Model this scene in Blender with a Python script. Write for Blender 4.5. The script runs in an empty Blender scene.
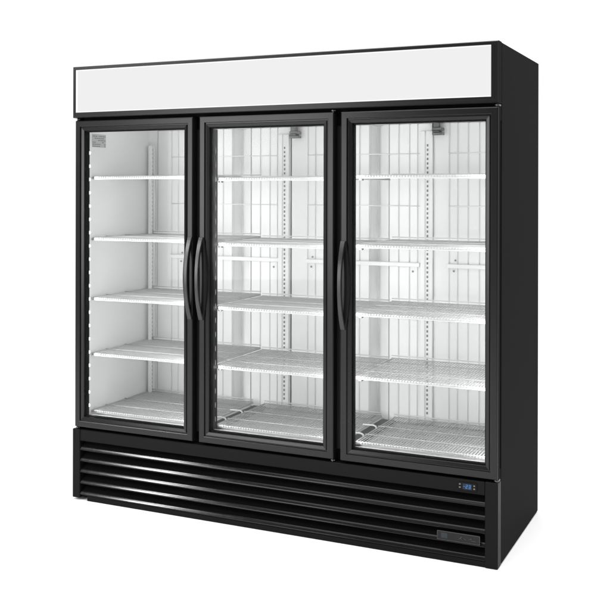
import bpy, bmesh, math, random
from mathutils import Vector, Matrix

random.seed(7)
scene = bpy.context.scene
COL = scene.collection

# ------------------------------------------------------------------ helpers
class MB:
    """Collects shapes into one mesh; every face carries a material index."""
    def __init__(self):
        self.v = []; self.f = []; self.m = []; self.smooth = []

    def add(self, verts, faces, mi=0, smooth=False):
        o = len(self.v)
        self.v += [tuple(p) for p in verts]
        for q in faces:
            self.f.append(tuple(i + o for i in q)); self.m.append(mi); self.smooth.append(smooth)

    def box(self, x0, x1, y0, y1, z0, z1, mi=0):
        v = [(x0,y0,z0),(x1,y0,z0),(x1,y1,z0),(x0,y1,z0),(x0,y0,z1),(x1,y0,z1),(x1,y1,z1),(x0,y1,z1)]
        self.add(v, [(0,3,2,1),(4,5,6,7),(0,1,5,4),(1,2,6,5),(2,3,7,6),(3,0,4,7)], mi)

    def cbox(self, x0, x1, y0, y1, z0, z1, c, mi=0):
        """Box with every edge chamfered (convex hull of 24 points)."""
        bm = bmesh.new()
        for sx in (0,1):
            for sy in (0,1):
                for sz in (0,1):
                    X = (x0,x1)[sx]; Y = (y0,y1)[sy]; Z = (z0,z1)[sz]
                    dx = c*(1,-1)[sx]; dy = c*(1,-1)[sy]; dz = c*(1,-1)[sz]
                    bm.verts.new((X+dx, Y+dy, Z)); bm.verts.new((X+dx, Y, Z+dz)); bm.verts.new((X, Y+dy, Z+dz))
        bmesh.ops.convex_hull(bm, input=bm.verts)
        bmesh.ops.dissolve_limit(bm, angle_limit=0.01, verts=bm.verts, edges=bm.edges)
        bmesh.ops.recalc_face_normals(bm, faces=bm.faces)
        bm.verts.index_update()
        self.add([v.co for v in bm.verts], [[v.index for v in f.verts] for f in bm.faces], mi)
        bm.free()

    def tube(self, pts, r, n=6, mi=0, cap=True, smooth=True):
        pts = [Vector(p) for p in pts]
        rings = []
        for i, p in enumerate(pts):
            if i == 0: t = pts[1]-p
            elif i == len(pts)-1: t = p-pts[i-1]
            else: t = (pts[i+1]-p).normalized() + (p-pts[i-1]).normalized()
            t.normalize()
            ref = Vector((1,0,0)) if abs(t.x) < 0.9 else Vector((0,0,1))
            a = t.cross(ref).normalized(); b = t.cross(a)
            rings.append([p + a*r*math.cos(2*math.pi*k/n) + b*r*math.sin(2*math.pi*k/n) for k in range(n)])
        v = [q for ring in rings for q in ring]
        f = []
        for i in range(len(rings)-1):
            for k in range(n):
                f.append((i*n+k, i*n+(k+1)%n, (i+1)*n+(k+1)%n, (i+1)*n+k))
        self.add(v, f, mi, smooth)
        if cap:
            self.add(rings[0], [tuple(range(n))[::-1]], mi)
            self.add(rings[-1], [tuple(range(n))], mi)

    def frame_sweep(self, x0, x1, z0, z1, prof, mi=0, closed=False, seg_mi=None):
        """Picture frame: prof = [(inset, y)], mitred at the four corners."""
        rings = []
        for d, y in prof:
            rings.append([(x0+d,y,z0+d),(x1-d,y,z0+d),(x1-d,y,z1-d),(x0+d,y,z1-d)])
        v = [q for r in rings for q in r]; f = []
        n = len(rings)
        for i in range(n if closed else n-1):
            j = (i+1) % n
            for k in range(4):
                f.append((i*4+k, i*4+(k+1)%4, j*4+(k+1)%4, j*4+k))
        o = len(self.f); self.add(v, f, mi)
        for i, q in (seg_mi or {}).items():
            for k in range(4): self.m[o+i*4+k] = q

    def extrude_x(self, prof, x0, x1, mi=0, smooth=False, caps=True):
        """prof = closed list of (y,z) extruded along X."""
        n = len(prof)
        v = [(x0,y,z) for y,z in prof] + [(x1,y,z) for y,z in prof]
        self.add(v, [(i,(i+1)%n,n+(i+1)%n,n+i) for i in range(n)], mi, smooth)
        if caps:
            self.add(v[:n], [tuple(range(n))], mi); self.add(v[n:], [tuple(range(n))[::-1]], mi)

    def sphere(self, c, r, mi=0, seg=10, rng=6, squash=(1,1,1)):
        v = []; f = []
        for i in range(rng+1):
            th = math.pi*i/rng
            for k in range(seg):
                ph = 2*math.pi*k/seg
                v.append((c[0]+r*squash[0]*math.sin(th)*math.cos(ph), c[1]+r*squash[1]*math.sin(th)*math.sin(ph), c[2]+r*squash[2]*math.cos(th)))
        for i in range(rng):
            for k in range(seg):
                f.append((i*seg+k, (i+1)*seg+k, (i+1)*seg+(k+1)%seg, i*seg+(k+1)%seg))
        self.add(v, f, mi, True)

    def mesh(self, name, mats):
        me = bpy.data.meshes.new(name)
        me.from_pydata(self.v, [], self.f)
        for m in (mats if isinstance(mats, (list, tuple)) else [mats]): me.materials.append(m)
        me.polygons.foreach_set('material_index', self.m)
        me.polygons.foreach_set('use_smooth', self.smooth)
        bm = bmesh.new(); bm.from_mesh(me)
        bmesh.ops.remove_doubles(bm, verts=bm.verts, dist=1e-6)
        bmesh.ops.recalc_face_normals(bm, faces=bm.faces)
        bm.to_mesh(me); bm.free(); me.update()
        return me

    def build(self, name, mats, parent=None):
        o = bpy.data.objects.new(name, self.mesh(name, mats))
        COL.objects.link(o)
        if parent is not None: o.parent = parent
        return o

# ---------------------------------------------------------------- materials
def mat(name, base, rough=0.5, spec=0.5, metal=0.0, noise=0.0, nscale=300.0, bump=0.0, bscale=900.0, rvar=0.0, coat=0.0, stretch=None):
    m = bpy.data.materials.new(name); m.use_nodes = True
    nt = m.node_tree; b = nt.nodes['Principled BSDF']
    col = (base,)*3 if isinstance(base, (int,float)) else base
    b.inputs['Base Color'].default_value = (*col, 1)
    b.inputs['Roughness'].default_value = rough
    b.inputs['Specular IOR Level'].default_value = spec
    b.inputs['Metallic'].default_value = metal
    b.inputs['Coat Weight'].default_value = coat
    tc = nt.nodes.new('ShaderNodeTexCoord')
    src = tc.outputs['Object']
    if stretch:
        mp = nt.nodes.new('ShaderNodeMapping'); mp.inputs['Scale'].default_value = stretch
        nt.links.new(src, mp.inputs['Vector']); src = mp.outputs['Vector']
    if noise or rvar:
        n = nt.nodes.new('ShaderNodeTexNoise'); n.inputs['Scale'].default_value = nscale; n.inputs['Detail'].default_value = 4
        nt.links.new(src, n.inputs['Vector'])
        if noise:
            r = nt.nodes.new('ShaderNodeMapRange')
            r.inputs['To Min'].default_value = 1-noise; r.inputs['To Max'].default_value = 1+noise
            nt.links.new(n.outputs['Fac'], r.inputs['Value'])
            mx = nt.nodes.new('ShaderNodeVectorMath'); mx.operation = 'SCALE'; mx.inputs[0].default_value = col
            nt.links.new(r.outputs['Result'], mx.inputs['Scale']); nt.links.new(mx.outputs['Vector'], b.inputs['Base Color'])
        if rvar:
            r = nt.nodes.new('ShaderNodeMapRange')
            r.inputs['To Min'].default_value = max(0.02, rough-rvar); r.inputs['To Max'].default_value = rough+rvar
            nt.links.new(n.outputs['Fac'], r.inputs['Value']); nt.links.new(r.outputs['Result'], b.inputs['Roughness'])
    if bump:
        n2 = nt.nodes.new('ShaderNodeTexNoise'); n2.inputs['Scale'].default_value = bscale; n2.inputs['Detail'].default_value = 2
        nt.links.new(src, n2.inputs['Vector'])
        bp = nt.nodes.new('ShaderNodeBump'); bp.inputs['Strength'].default_value = bump; bp.inputs['Distance'].default_value = 0.001
        nt.links.new(n2.outputs['Fac'], bp.inputs['Height']); nt.links.new(bp.outputs['Normal'], b.inputs['Normal'])
    return m

def emit(name, col, strength):
    m = bpy.data.materials.new(name); m.use_nodes = True
    nt = m.node_tree; b = nt.nodes['Principled BSDF']
    b.inputs['Base Color'].default_value = (0,0,0,1); b.inputs['Specular IOR Level'].default_value = 0
    b.inputs['Emission Color'].default_value = (*col, 1); b.inputs['Emission Strength'].default_value = strength
    return m

M = {}
M['side']   = mat('black_powder_coat', 0.0085, 0.65, 0.012, noise=0.10, nscale=5.0, bump=0.12, bscale=700)
M['header'] = mat('black_satin_header', 0.006, 0.30, 0.25, noise=0.04, nscale=9, rvar=0.02)
M['frame']  = mat('black_anodised_frame', 0.005, 0.28, 0.29, noise=0.04, nscale=9, rvar=0.02)
M['recess'] = mat('black_recess', 0.004, 0.7, 0.04)
M['gasket'] = mat('black_gasket', 0.006, 0.6, 0.10)
M['mull']   = mat('black_mullion', 0.008, 0.45, 0.2, noise=0.08, nscale=60)
M['grille'] = mat('black_grille', 0.007, 0.42, 0.06, noise=0.08, nscale=50, rvar=0.05)
M['louvre'] = mat('black_louvre', 0.005, 0.14, 0.24, noise=0.08, nscale=50, rvar=0.03)
M['handle'] = mat('black_handle', 0.007, 0.30, 0.52, noise=0.05, nscale=12, rvar=0.02)
M['handle_dark'] = mat('black_handle_base', 0.007, 0.45, 0.10)
M['liner']  = mat('white_liner', 0.80, 0.45, 0.30, noise=0.015, nscale=14, bump=0.02, bscale=60)
M['lfloor'] = mat('grey_liner_floor', 0.6, 0.5, 0.3, noise=0.05, nscale=20)
M['panel']  = mat('white_rear_panel', 0.84, 0.4, 0.35, noise=0.015, nscale=10)
M['gap']    = mat('grey_groove', 0.74, 0.6, 0.1)
M['wire']   = mat('coated_wire_shaded', 0.50, 0.4, 0.3, noise=0.03, nscale=90)  # greyed: shade among the white wires is put into the colour
M['rod']    = mat('coated_rod_lit', 0.66, 0.35, 0.45)  # same coat as the wires, kept lighter to carry the lit front edge
M['screw']  = mat('grey_screw', 0.30, 0.4, 0.4)
M['slot']   = mat('dark_slot', 0.22, 0.6, 0.1)
M['galv']   = mat('grey_sensor', 0.16, 0.4, 0.4, noise=0.1, nscale=90)
M['drain']  = mat('dark_channel', 0.09, 0.5, 0.3, noise=0.1, nscale=60)
M['steel']  = mat('steel_pin', 0.12, 0.35, 0.5, metal=1.0)
M['badge']  = mat('dark_badge', 0.010, 0.35, 0.2, noise=0.1, nscale=60)
M['badge_edge'] = mat('badge_edge', 0.075, 0.35, 0.4, metal=1.0)
M['teal']   = mat('teal_emblem', (0.006,0.014,0.015), 0.4, 0.4)
M['paper']  = mat('grey_sticker', 0.50, 0.6, 0.2)
M['ink']    = mat('sticker_ink', 0.27, 0.6, 0.2)
M['mark']   = mat('pale_button_mark', 0.13, 0.5, 0.3)
M['lcd']    = mat('dark_blue_lcd', (0.002,0.005,0.014), 0.18, 0.3)
M['digit']  = emit('blue_digits', (0.10,0.36,0.85), 0.75)
M['led']    = emit('led_white', (1,1,1), 1.6)
M['lens']   = mat('led_lens', 0.30, 0.3, 0.4)
M['sign']   = emit('lit_sign', (1,1,1), 0.872)
M['sign_edge'] = emit('lit_sign_edge', (1,1,1), 1.05)
M['floor']  = mat('white_floor', 0.90, 0.8, 0.05, noise=0.01, nscale=3)

g = bpy.data.materials.new('clear_glass'); g.use_nodes = True
nt = g.node_tree; nt.nodes.clear()
out = nt.nodes.new('ShaderNodeOutputMaterial'); mix = nt.nodes.new('ShaderNodeMixShader')
tr = nt.nodes.new('ShaderNodeBsdfTransparent'); tr.inputs['Color'].default_value = (0.985,0.99,0.988,1)
gl = nt.nodes.new('ShaderNodeBsdfGlossy'); gl.inputs['Roughness'].default_value = 0.02
fr = nt.nodes.new('ShaderNodeFresnel'); fr.inputs['IOR'].default_value = 1.13
nt.links.new(fr.outputs[0], mix.inputs[0]); nt.links.new(tr.outputs[0], mix.inputs[1]); nt.links.new(gl.outputs[0], mix.inputs[2])
nt.links.new(mix.outputs[0], out.inputs[0])
M['glass'] = g

# ------------------------------------------------------------------ setting
f = MB(); R = 4.2
pts = [(R*math.cos(math.pi*k/40)+0.2, R*math.sin(math.pi*k/40), 0) for k in range(41)] + [(-R+0.2, -13, 0), (R+0.2, -13, 0)]
f.add(pts, [tuple(range(len(pts)))])
fl = f.build('floor', M['floor']); fl['kind'] = 'structure'

# ------------------------------------------------------------------ freezer
H = 1.998; HW = 0.9925; D = 0.745
root = bpy.data.objects.new('display_freezer', None); COL.objects.link(root)
root['label'] = 'tall black three door glass front freezer with blank lit sign panel, standing on white floor'
root['category'] = 'freezer'

# cabinet shell: side skins, top, back, bottom
c = MB()
c.cbox(HW-0.02, HW, 0.052, D, 0.004, H-0.001, 0.002)
c.cbox(-HW, -HW+0.02, 0.052, D, 0.004, H-0.001, 0.002)
c.box(-HW+0.02, HW-0.02, 0.054, D-0.001, H-0.022, H-0.003)
c.box(-HW+0.02, HW-0.02, D-0.02, D-0.002, 0.03, H-0.022)
c.box(-HW+0.02, HW-0.02, 0.06, D-0.02, 0.30, 0.33)
c.build('cabinet', M['side'], root)
# face frame behind the doors (black recesses and the rails the doors close on)
c = MB()
c.box(-HW+0.002, HW-0.002, 0.040, 0.054, 1.698, 1.785)
c.build('face_rail', M['recess'], root)
c = MB(); c.box(-HW+0.002, HW-0.002, 0.040, 0.062, 0.300, 0.372)
c.build('face_rail', M['recess'], root)

# liner
YB = 0.60; LX = 0.957; ZF = 0.368; ZT = 1.735
l = MB()
l.box(-LX-0.02, -LX, 0.060, YB+0.09, ZF-0.01, ZT+0.01)
l.box(LX, LX+0.02, 0.060, YB+0.09, ZF-0.01, ZT+0.01)
l.box(-LX, LX, 0.064, YB+0.09, ZT, ZT+0.02)
l.box(-LX, LX, YB+0.082, YB+0.09, ZF, ZT)
# rounded vertical corners at the back of the liner
for s in (-1, 1):
    r = 0.035; n = 8
    pr = [(s*(LX-r+r*math.sin(a*math.pi/2/n)), YB-r+r*math.cos(a*math.pi/2/n)) for a in range(n+1)]
    v = [(x,y,ZF) for x,y in pr] + [(x,y,ZT) for x,y in pr]
    l.add(v, [(i,i+1,n+2+i,n+1+i) for i in range(n)], 0, True)
liner = l.build('liner', M['liner'], root)
l = MB(); l.box(-LX, LX, 0.062, YB+0.082, ZF-0.014, ZF); l.box(-LX, LX, 0.050, 0.062, 0.373, 0.386, 1)
l.build('liner_floor', [M['lfloor'], M['liner']], root)

# rear panels: separate slats with grooves between, a recess shaped to give a shaded band
def rear_panel(edges, shade_recess=None):
    b = MB()
    g_ = 0.0033
    for i in range(len(edges)-1):
        x0, x1 = edges[i], edges[i+1]
        if shade_recess and abs(x0-shade_recess[0]) < 1e-4:
            dep = 0.076; n = 10
            pts = [(x0+0.002, YB), (x0+0.004, YB+dep*0.75), (x0+0.010, YB+dep)]
            pts += [(x0+0.018+(x1-0.001-x0-0.018)*k/n, YB+dep*(1-(k/n))**1.15) for k in range(n+1)]
            m_ = len(pts)
            v = [(x,y,ZF+0.002) for x,y in pts] + [(x,y,ZT-0.001) for x,y in pts]
            b.add(v, [(k,k+1,m_+1+k,m_+k) for k in range(m_-1)], 0, False)
            continue
        b.cbox(x0+g_, x1-g_, YB, YB+0.010, ZF+0.002, ZT-0.001, 0.0015)
    for e in edges[1:-1]:
        b.box(e-0.0032, e+0.0032, YB+0.0050, YB+0.0095, ZF+0.003, ZT-0.002, 1)
    return b.build('rear_panel', [M['panel'], M['gap']], root)

e1 = [-0.925, -0.837, -0.797, -0.745, -0.692, -0.640, -0.587, -0.534, -0.482, -0.379, -0.325, -0.273, -0.232, -0.161]
e2 = [-0.161, -0.070, -0.030, 0.020, 0.070, 0.120, 0.146, 0.196, 0.245, 0.339, 0.389, 0.440, 0.479, 0.548]
e3 = [0.548, 0.627, 0.666, 0.714, 0.765, 0.815, 0.865, 0.925]
P1 = rear_panel(e1, (-0.482, -0.379)); P2 = rear_panel(e2, (0.245, 0.339)); P3 = rear_panel(e3)
for pan, segs, scr in ((P1, [(-0.837,-0.225)], [(-0.252,1.058),(-0.772,1.112),(-0.778,1.068)]), (P2, [(-0.073,0.486)], [(-0.045,1.113),(-0.052,1.066),(0.456,1.062)]), (P3, [(0.624,0.925)], [(0.655,1.118),(0.648,1.070)])):
    for a, b_ in segs:
        for z in (1.598, 1.360, 0.845):
            w = MB(); w.tube([(a,YB-0.003,z),(b_,YB-0.003,z)], 0.0024, 6); w.build('cross_wire', M['panel'], pan)
        w = MB(); w.cbox(a-0.004, b_+0.004, YB-0.014, YB-0.004, 1.083, 1.102, 0.002); w.build('guard_bar', M['panel'], pan)
    for sx, sz in scr:
        w = MB(); w.sphere((sx, YB-0.004, sz), 0.0048, 0, squash=(1,0.6,1)); w.build('screw', M['screw'], pan)

# shelf standards (slotted uprights)
def standard(x, flip=1):
    b = MB(); y0 = YB-0.016
    b.cbox(x-0.036, x-0.014, y0, YB-0.0005, ZF+0.01, 1.70, 0.002)
    b.box(x-0.014, x+0.006, y0+0.007, YB-0.0005, ZF+0.01, 1.70)
    b.cbox(x+0.006, x+0.021, y0, YB-0.0005, ZF+0.01, 1.70, 0.002)
    z = 0.42
    while z < 1.64:
        b.box(x-0.0075, x-0.0005, y0+0.0055, y0+0.0075, z, z+0.0105, 1)
        z += 0.0205
    b.build('shelf_standard', [M['panel'], M['slot']], root)
    b = MB()
    b.box(x+0.022, x+0.027, YB-0.002, YB-0.0004, ZF+0.01, 1.70)
    return b
standard(-0.187); standard(0.531)
# standards on the two side walls, turned to face inward
for s in (-1, 1):
    b = MB()
    xw = s*LX
    def bx(d0, d1, y0, y1, z0, z1, mi=0): b.box(min(xw-s*d0, xw-s*d1), max(xw-s*d0, xw-s*d1), y0, y1, z0, z1, mi)
    bx(0.018, 0.034, 0.540, 0.552, ZF+0.01, 1.655); bx(0.014, 0.027, 0.552, 0.566, ZF+0.01, 1.655); bx(0.018, 0.034, 0.566, 0.574, ZF+0.01, 1.655)
    z = 0.42
    while z < 1.64:
        bx(0.026, 0.0278, 0.555, 0.564, z, z+0.0105, 1); z += 0.0205
    b.build('shelf_standard', [M['panel'], M['slot']], root)

# temperature probes hung from the ceiling of the liner
for x in (-0.150, 0.558):
    b = MB()
    b.cbox(x, x+0.046, YB-0.045, YB-0.004, 1.679, 1.690, 0.002); b.cbox(x, x+0.034, YB-0.045, YB-0.004, 1.6915, 1.699, 0.002, 1)
    b.cbox(x, x+0.046, YB-0.045, YB-0.004, 1.7005, 1.712, 0.002)
    b.cbox(x+0.004, x+0.030, YB-0.040, YB-0.010, 1.712, ZT, 0.002)
    b.build('temperature_probe', [M['galv'], M['mark']], root)

# mullions and jambs with their LED strips
def leds(x, y, parent, r, sq, m):
    b = MB(); b.sphere((0,0,0), r, 0, 10, 6, sq); me = b.mesh('led', m)
    n = 20
    for k in range(n):
        o = bpy.data.objects.new('led', me); COL.objects.link(o); o.parent = parent
        o.location = (x, y, 0.429 + (1.602-0.429)*k/(n-1))

def lamp(x, y, rz, size, power):
    d = bpy.data.lights.new('led_tube', 'AREA'); d.shape = 'RECTANGLE'; d.size = size; d.size_y = 1.26
    d.energy = power; d.color = (1.0, 1.0, 1.0)
    o = bpy.data.objects.new('led_tube', d); COL.objects.link(o)
    o.location = (x, y, 1.04)
    # area lamps shine along local -Z; stand it up and turn it: rz = 0 shines to +Y
    o.rotation_euler = (math.radians(90), 0, rz)
    o.rotation_euler = Matrix.Rotation(rz, 3, 'Z').to_euler()
    m = Matrix.Rotation(rz, 3, 'Z') @ Matrix(((1,0,0),(0,0,-1),(0,1,0)))
    o.rotation_euler = m.to_euler()
    return o

LEDP = 1.62
for xm, wl, wr in ((-0.3317, 0.046, 0.062), (0.3331, 0.046, 0.046)):
    b = MB()
    b.cbox(xm-wl, xm+wr, 0.036, 0.084, 0.373, 1.697, 0.003)
    mu = b.build('mullion', M['mull'], root)
    leds(xm+wr+0.0002, 0.064, mu, 0.0042, (0.4,0.8,3.0), M['lens'])
    lamp(xm+wr+0.007, 0.076, math.radians(-56), 0.012, LEDP*(0.85 if xm < 0 else 1.05))
    lamp(xm-wl-0.007, 0.076, math.radians(72 if xm < 0 else 56), 0.012, LEDP*(1.25 if xm < 0 else 0.9))
for s in (-1, 1):
    b = MB()
    xa, xb = sorted((s*(HW-0.022), s*(HW-0.050)))
    b.box(xa, xb, 0.038, 0.0595, 0.373, 1.697)
    j = b.build('door_jamb', M['mull'], root)
    if s == -1: leds(s*(HW-0.0545), 0.0515, j, 0.0080, (0.9,0.8,1.0), M['led'])
    lamp(s*(LX-0.022), 0.074, math.radians(-74 if s == -1 else 52), 0.014, LEDP*(0.8 if s == -1 else 1.2))

# shelves --------------------------------------------------------------
YF, YR = 0.092, 0.560
def shelf_mesh(x0, x1, name, tail=False, cross=()):
    b = MB()
    n = int(round((x1-x0)/0.0125))
    for i in range(n+1):
        x = x0+0.004 + (x1-x0-0.008)*i/n
        j = random.uniform(-0.0004, 0.0004)
        b.tube([(x, YR, -0.002+j), (x, YF+0.002, -0.002+j), (x, YF-0.0042, -0.0045), (x, YF-0.0045, -0.0085)], 0.0020, 5, cap=False)
    # front rods (double), back rod, side rods and the cross rods underneath
    b.tube([(x0,YF,-0.0060),(x1,YF,-0.0060)], 0.0038, 8, 1)
    b.tube([(x0,YF-0.0015,-0.0115),(x1,YF-0.0015,-0.0115)], 0.0032, 8, 1)
    b.tube([(x0,YR,-0.001),(x1,YR,-0.001)], 0.0032, 6)
    b.tube([(x0,YR+0.003,0.010),(x1,YR+0.003,0.010)], 0.0028, 6, 1)
    for x in (x0, x1): b.tube([(x,YF,-0.006),(x,YR,-0.006)], 0.0035, 6)
    for y in (0.17, 0.25, 0.325, 0.40, 0.48):
        b.tube([(x0,y,-0.0062),(x1,y,-0.0062)], 0.0027, 6)
    for y in (0.20, 0.355):
        b.tube([(x0,y,0.0015),(x1,y,0.0015)], 0.0022, 6)
        if tail:
            b.tube([(x1-0.01,y,0.001),(x1+0.040,y,0.003),(x1+0.052,y-0.001,-0.001),(x1+0.056,y-0.002,-0.020)], 0.0040, 7, 1)
    return b.mesh(name, [M['wire'], M['rod']])

bays = [(-0.951, -0.306), (-0.296, 0.358), (0.368, 0.951)]
clipm = {}
for bi, (x0, x1) in enumerate(bays):
    me = shelf_mesh(x0, x1, 'wire_shelf')
    cm = MB()
    x = x0+0.030
    cm.cbox(x-0.008, x+0.008, YF+0.001, YF+0.02, -0.023, -0.0150, 0.002)
    cme = cm.mesh('clip', M['galv'])
    for z in (1.490, 1.204, 0.924, 0.664):
        zz = z + (0.004, -0.004, 0.004)[bi]
        o = bpy.data.objects.new('wire_shelf', me); COL.objects.link(o); o.parent = root; o.location = (0,0,zz)
        if bi: k = bpy.data.objects.new('clip', cme); COL.objects.link(k); k.parent = o
    # floor rack, a little shorter so that a channel shows between neighbouring racks
    r0 = x0 + (0.0 if bi == 0 else 0.012); r1 = x1 - (0.0 if bi == 2 else 0.040)
    me = shelf_mesh(r0, r1, 'floor_rack', tail=(bi < 2))
    o = bpy.data.objects.new('floor_rack', me); COL.objects.link(o); o.parent = root; o.location = (0,0,0.401)
for xm in (-0.318, 0.346):
    b = MB(); b.cbox(xm-0.034, xm+0.036, 0.10, YB-0.02, ZF+0.001, ZF+0.012, 0.002)
    b.build('floor_channel', M['drain'], root)

# sticker on the left inner wall
b = MB(); b.box(-LX+0.0004, -LX+0.0012, 0.096, 0.202, 1.632, 1.694)
st = b.build('sticker', M['paper'], root)
b = MB(); random.seed(3)
for r_ in range(6):
    z = 1.686 - r_*0.0095
    y = 0.100
    while y < 0.196:
        wd = random.uniform(0.005, 0.016)
        if random.random() < 0.78: b.box(-LX+0.0013, -LX+0.0018, y, min(y+wd, 0.198), z-0.0048, z)
        y += wd + 0.003
b.build('print', M['ink'], st)

# doors ------------------------------------------------------------------
ZD0, ZD1 = 0.338, 1.749
def arc(n, a=0.0, b=1.0): return [a+(b-a)*k/n for k in range(n+1)]

def door(x0, x1, hinge):
    fr = MB()
    prof = [(0.003,0.036),(0.0,0.033),(0.0,0.006),(0.0015,0.002),(0.005,0.0),(0.0255,0.0),(0.0275,0.0012),(0.0285,0.007),(0.0325,0.0072),
            (0.0335,0.0035),(0.0345,0.0025),(0.0465,0.0055),(0.0480,0.0075),(0.0485,0.016),(0.0485,0.036)]
    fr.frame_sweep(x0, x1, ZD0, ZD1, prof, 0, closed=True, seg_mi={0:1, 1:1, 14:1})
    d = fr.build('door', [M['frame'], M['side']], root)
    gk = MB()
    gk.frame_sweep(x0, x1, ZD0, ZD1, [(0.0475,0.0165),(0.0530,0.0165),(0.0530,0.036),(0.0475,0.036)], 0, closed=True)
    gk.build('gasket', M['gasket'], d)
    gp = MB(); gp.box(x0+0.0490, x1-0.0490, 0.0200, 0.0255, ZD0+0.049, ZD1-0.049)
    gp.build('glass_pane', M['glass'], d)
    # handle: bowed strap proud of the stile and a dark crescent base bulging towards the glass
    s = -1 if hinge == 'left' else 1           # +1: handle on the left stile
    xe = x0 if s == 1 else x1                  # door edge at the handle
    def X(t): return xe + s*t
    z0, z1 = 0.868, 1.226; N = 28
    hb = MB(); secs = []
    for t in arc(N):
        u = 2*t-1; bow = (1-abs(u)**2.3)
        z = z0+(z1-z0)*t
        yo = -0.006 - 0.038*bow; th = 0.012
        w0, w1 = 0.0015+0.0015*bow, 0.0235-0.003*bow
        secs.append([(X(w0+0.002),yo,z),(X(w1-0.002),yo,z),(X(w1),yo+0.003,z),(X(w1),yo+th,z),(X(w0),yo+th,z),(X(w0),yo+0.003,z)])
    v = [p for q in secs for p in q]; fs = []; m_ = 6
    for i in range(N):
        for k in range(m_): fs.append((i*m_+k, i*m_+(k+1)%m_, (i+1)*m_+(k+1)%m_, (i+1)*m_+k))
    fs.append(tuple(range(m_))); fs.append(tuple(N*m_+k for k in range(m_)))
    hb.add(v, fs, 0, False)
    # end feet joining the strap to the stile
    for za, zb in ((z0, z0+0.026), (z1-0.026, z1)):
        hb.cbox(min(X(0.0015),X(0.0240)), max(X(0.0015),X(0.0240)), -0.0075, -0.0008, za, zb, 0.002)
    h = hb.build('handle', M['handle'], d)
    cb = MB(); secs = []
    for t in arc(N):
        u = 2*t-1; bow = (1-abs(u)**2.1); z = z0+(z1-z0)*t
        a = 0.006+0.017*bow**0.8; b_ = 0.0245+0.0195*bow
        yo = -0.003 - 0.010*bow
        secs.append([(X(a),yo,z),(X(b_-0.003),yo,z),(X(b_),yo+0.003,z),(X(b_),0.006,z),(X(a),-0.0009,z)])
    v = [p for q in secs for p in q]; fs = []; m_ = 5
    for i in range(N):
        for k in range(m_): fs.append((i*m_+k, i*m_+(k+1)%m_, (i+1)*m_+(k+1)%m_, (i+1)*m_+k))
    fs.append(tuple(range(m_))); fs.append(tuple(N*m_+k for k in range(m_)))
    cb.add(v, fs, 0, False); cb.build('handle_base', M['handle_dark'], d)
    # hinge pins
    hx = x0+0.008 if hinge == 'left' else x1-0.008
    for za, zb in ((ZD1, ZD1+0.013), (ZD0-0.012, ZD0)):
        p_ = MB(); p_.tube([(hx,0.012,za),(hx,0.012,zb)], 0.0055, 12); p_.cbox(hx-0.009, hx+0.009, 0.012, 0.040, za+0.003, zb-0.003, 0.0015)
        p_.build('hinge', M['steel'], d)
    return d

door(-0.980, -0.3472, 'left'); door(-0.3162, 0.3185, 'right'); door(0.3477, 0.9915, 'right')

# header with lit sign ------------------------------------------------------
ZH0 = 1.7622
h = MB()
h.frame_sweep(-HW, HW, ZH0, H, [(0.003,0.050),(0.0,0.047),(0.0,0.001),(0.003,-0.003),(0.0135,-0.003),(0.0150,-0.0015),(0.0150,0.050)], 0, closed=True, seg_mi={0:1, 1:1, 6:1})
h.box(-HW+0.0145, HW-0.0145, -0.0024, 0.02, ZH0+0.0125, ZH0+0.0245)
h.box(HW-0.0285, HW-0.0145, -0.0024, 0.02, ZH0+0.0245, H-0.0142)
h.box(-HW+0.004, HW-0.004, 0.0485, 0.0515, ZH0+0.004, H-0.004)
hd = h.build('header', [M['header'], M['side']], root)
s = MB(); s.box(-HW+0.0146, HW-0.0286, 0.0030, 0.014, ZH0+0.0246, H-0.0146, 0)
sg = s.build('sign_panel', M['sign'], hd)
s = MB(); xa, xb, za, zb = -HW+0.0150, HW-0.0289, ZH0+0.0249, H-0.0150
s.box(xa, xa+0.009, 0.0012, 0.0029, za, zb); s.box(xa+0.009, xb, 0.0012, 0.0029, za, za+0.004); s.box(xa+0.009, xb, 0.0012, 0.0029, zb-0.004, zb)
s.build('lit_rim', M['sign_edge'], hd)

# base with louvred grille ------------------------------------------------
gb = MB()
gb.cbox(-HW, -HW+0.042, 0.0, 0.052, 0.010, 0.327, 0.003)
gb.cbox(HW-0.050, HW, 0.0, 0.052, 0.0005, 0.327, 0.003)
gb.cbox(-HW+0.0415, HW-0.0495, 0.003, 0.050, 0.2735, 0.3255, 0.003)
gb.box(-HW+0.03, HW-0.03, 0.046, 0.058, 0.004, 0.30)
gb.box(-0.912, HW-0.0495, 0.006, 0.05, 0.0005, 0.022)
base = gb.build('base_panel', M['grille'], root)
lv = MB()
for k in range(5):
    zc = 0.2395 - k*0.0515
    # rounded lip leading back into a sloped blade
    pr = [(0.040, zc+0.024), (0.036, zc+0.026), (0.017, zc+0.0105)]
    # rounded shoulder, a nose facet tipped back 24 degrees, small rounded lower edge
    pr += [(0.0142, zc+0.0094), (0.0118, zc+0.0083), (0.0098, zc+0.0066), (0.0082, zc+0.0047), (0.0070, zc+0.0029), (0.0062, zc+0.0014),
           (0.0032, zc-0.0034), (0.0027, zc-0.0052), (0.0031, zc-0.0068), (0.0038, zc-0.0079), (0.0052, zc-0.0085), (0.0065, zc-0.0086)]
    pr += [(0.010, zc-0.0075), (0.043, zc+0.0175)]
    lv.extrude_x(pr, -HW+0.0425, HW-0.0505, 0, False)
lo = lv.build('louvre', M['louvre'], base)

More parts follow.
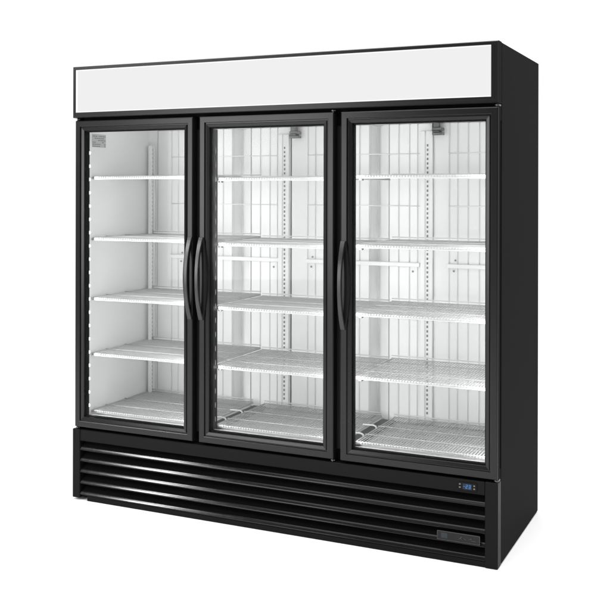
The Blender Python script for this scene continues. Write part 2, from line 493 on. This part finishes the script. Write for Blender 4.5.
# controller
cx0, cx1 = 0.838, 0.912
b = MB(); b.cbox(cx0, cx1, -0.0012, 0.004, 0.2855, 0.3150, 0.001)
ct = b.build('temperature_controller', M['gasket'], root)
b = MB(); b.box(0.857, 0.893, -0.0022, -0.0013, 0.2895, 0.3115); lc = b.build('screen', M['lcd'], ct)
b = MB(); yb = -0.0030
SEG = {'2': 'abged', '3': 'abgcd'}
def seg_digit(x, ch, w=0.0080, hgt=0.0150, t=0.0024, z0=0.2930):
    sk = 0.0018
    S = {'a': (0,w,hgt-t,hgt), 'g': (0,w,(hgt-t)/2,(hgt+t)/2), 'd': (0,w,0,t), 'b': (w-t,w,hgt/2,hgt), 'c': (w-t,w,0,hgt/2), 'e': (0,t,0,hgt/2), 'f': (0,t,hgt/2,hgt)}
    for q in SEG[ch]:
        a, c_, d_, e_ = S[q]
        def P(px, pz): return (x+px+sk*pz/hgt, yb, z0+pz)
        b.add([P(a,d_),P(c_,d_),P(c_,e_),P(a,e_)], [(0,1,2,3)])
seg_digit(0.8680, '2'); seg_digit(0.8795, '3')
b.add([(0.8605,yb,0.2995),(0.8655,yb,0.2995),(0.8655,yb,0.3018),(0.8605,yb,0.3018)], [(0,1,2,3)])
b.build('digits', M['digit'], ct)
for x, z in ((0.846, 0.3075), (0.846, 0.2955), (0.902, 0.3060), (0.902, 0.2945)):
    b = MB(); b.cbox(x-0.0033, x+0.0033, -0.0026, -0.0011, z-0.0026, z+0.0026, 0.0006)
    b.build('button', M['mark'], ct)

# name plate on the louvres: emblem and pale script strokes
b = MB(); b.cbox(0.757, 0.925, -0.0035, 0.0030, 0.0845, 0.1185, 0.0015)
b.frame_sweep(0.757, 0.925, 0.0845, 0.1185, [(0.0,-0.0030),(0.0,-0.0046),(0.0018,-0.0046),(0.0018,-0.0030)], 1, closed=True)
bd = b.build('name_plate', [M['badge'], M['badge_edge']], root)
b = MB(); b.cbox(0.772, 0.798, -0.0044, -0.0030, 0.0915, 0.1115, 0.0006)
b.build('emblem', M['teal'], bd)
b = MB()
def stroke(pts, r=0.0013): b.tube([(x, -0.0040, z) for x, z in pts], r, 5)
stroke([(0.838,0.094),(0.846,0.098),(0.854,0.1055),(0.857,0.1085),(0.853,0.1075),(0.850,0.0995),(0.858,0.0965)])
stroke([(0.858,0.0965),(0.864,0.1005),(0.868,0.0975),(0.874,0.0985)])
stroke([(0.880,0.0965),(0.890,0.1035),(0.896,0.1085),(0.892,0.1045),(0.890,0.0965),(0.900,0.0955),(0.912,0.0965)])
b.build('lettering', M['badge_edge'], bd)

# ------------------------------------------------------------------- light
w = bpy.data.worlds.new('World'); scene.world = w; w.use_nodes = True
nt = w.node_tree; bg = nt.nodes['Background']
tc = nt.nodes.new('ShaderNodeTexCoord'); sp = nt.nodes.new('ShaderNodeSeparateXYZ')
nt.links.new(tc.outputs['Generated'], sp.inputs[0])
mr = nt.nodes.new('ShaderNodeMapRange'); mr.interpolation_type = 'SMOOTHSTEP'
mr.inputs['From Min'].default_value = -0.35; mr.inputs['From Max'].default_value = 0.15
mr.inputs['To Min'].default_value = 0.12; mr.inputs['To Max'].default_value = 1.12
nt.links.new(sp.outputs['Y'], mr.inputs['Value']); nt.links.new(mr.outputs['Result'], bg.inputs['Strength'])
bg.inputs['Color'].default_value = (1,1,1,1)

def softbox(name, loc, target, sx, sy, power):
    d = bpy.data.lights.new(name, 'AREA'); d.shape = 'RECTANGLE'; d.size = sx; d.size_y = sy; d.energy = power
    o = bpy.data.objects.new(name, d); COL.objects.link(o); o.location = loc
    o.rotation_euler = (Vector(target)-Vector(loc)).to_track_quat('-Z','Y').to_euler()
    return o
softbox('floor_fill', (1.2, -1.1, 4.6), (1.2, -1.09, 0), 7.4, 6.2, 500)  # added unseen lamp that lifts the floor to plain white
softbox('front_softbox', (-1.8, -3.4, 1.45), (-0.1, 0, 1.5), 1.5, 1.5, 68)
softbox('strip_softbox', (-3.55, -3.4, 3.5), (-0.6, 0, 0.2), 0.30, 1.2, 125)

# ------------------------------------------------------------------ camera
F, CX, CY, YAW, ROLL = 977.92, 300.54, 189.57, 0.43633, 0.00204
cam = bpy.data.cameras.new('camera'); co = bpy.data.objects.new('camera', cam); COL.objects.link(co)
cam.sensor_width = 36; cam.sensor_fit = 'HORIZONTAL'; cam.lens = F/610*36
cam.shift_x = (305-CX)/610; cam.shift_y = -(305-CY)/610
cam.clip_start = 0.05; cam.clip_end = 200
fw = Vector((-math.sin(YAW), math.cos(YAW), 0)); rt = Vector((math.cos(YAW), math.sin(YAW), 0)); up = Vector((0,0,1))
r2 = rt*math.cos(ROLL)+up*math.sin(ROLL); u2 = up*math.cos(ROLL)-rt*math.sin(ROLL)
mw = Matrix((r2, u2, -fw)).transposed().to_4x4(); mw.translation = (1.87379, -3.65488, 1.43362)
co.matrix_world = mw
scene.camera = co

scene.view_settings.view_transform = 'Standard'; scene.view_settings.look = 'None'
scene.view_settings.exposure = 0; scene.view_settings.gamma = 1
scene.cycles.use_denoising = True
scene.cycles.max_bounces = 14; scene.cycles.transparent_max_bounces = 24; scene.cycles.diffuse_bounces = 6
scene.render.film_transparent = False
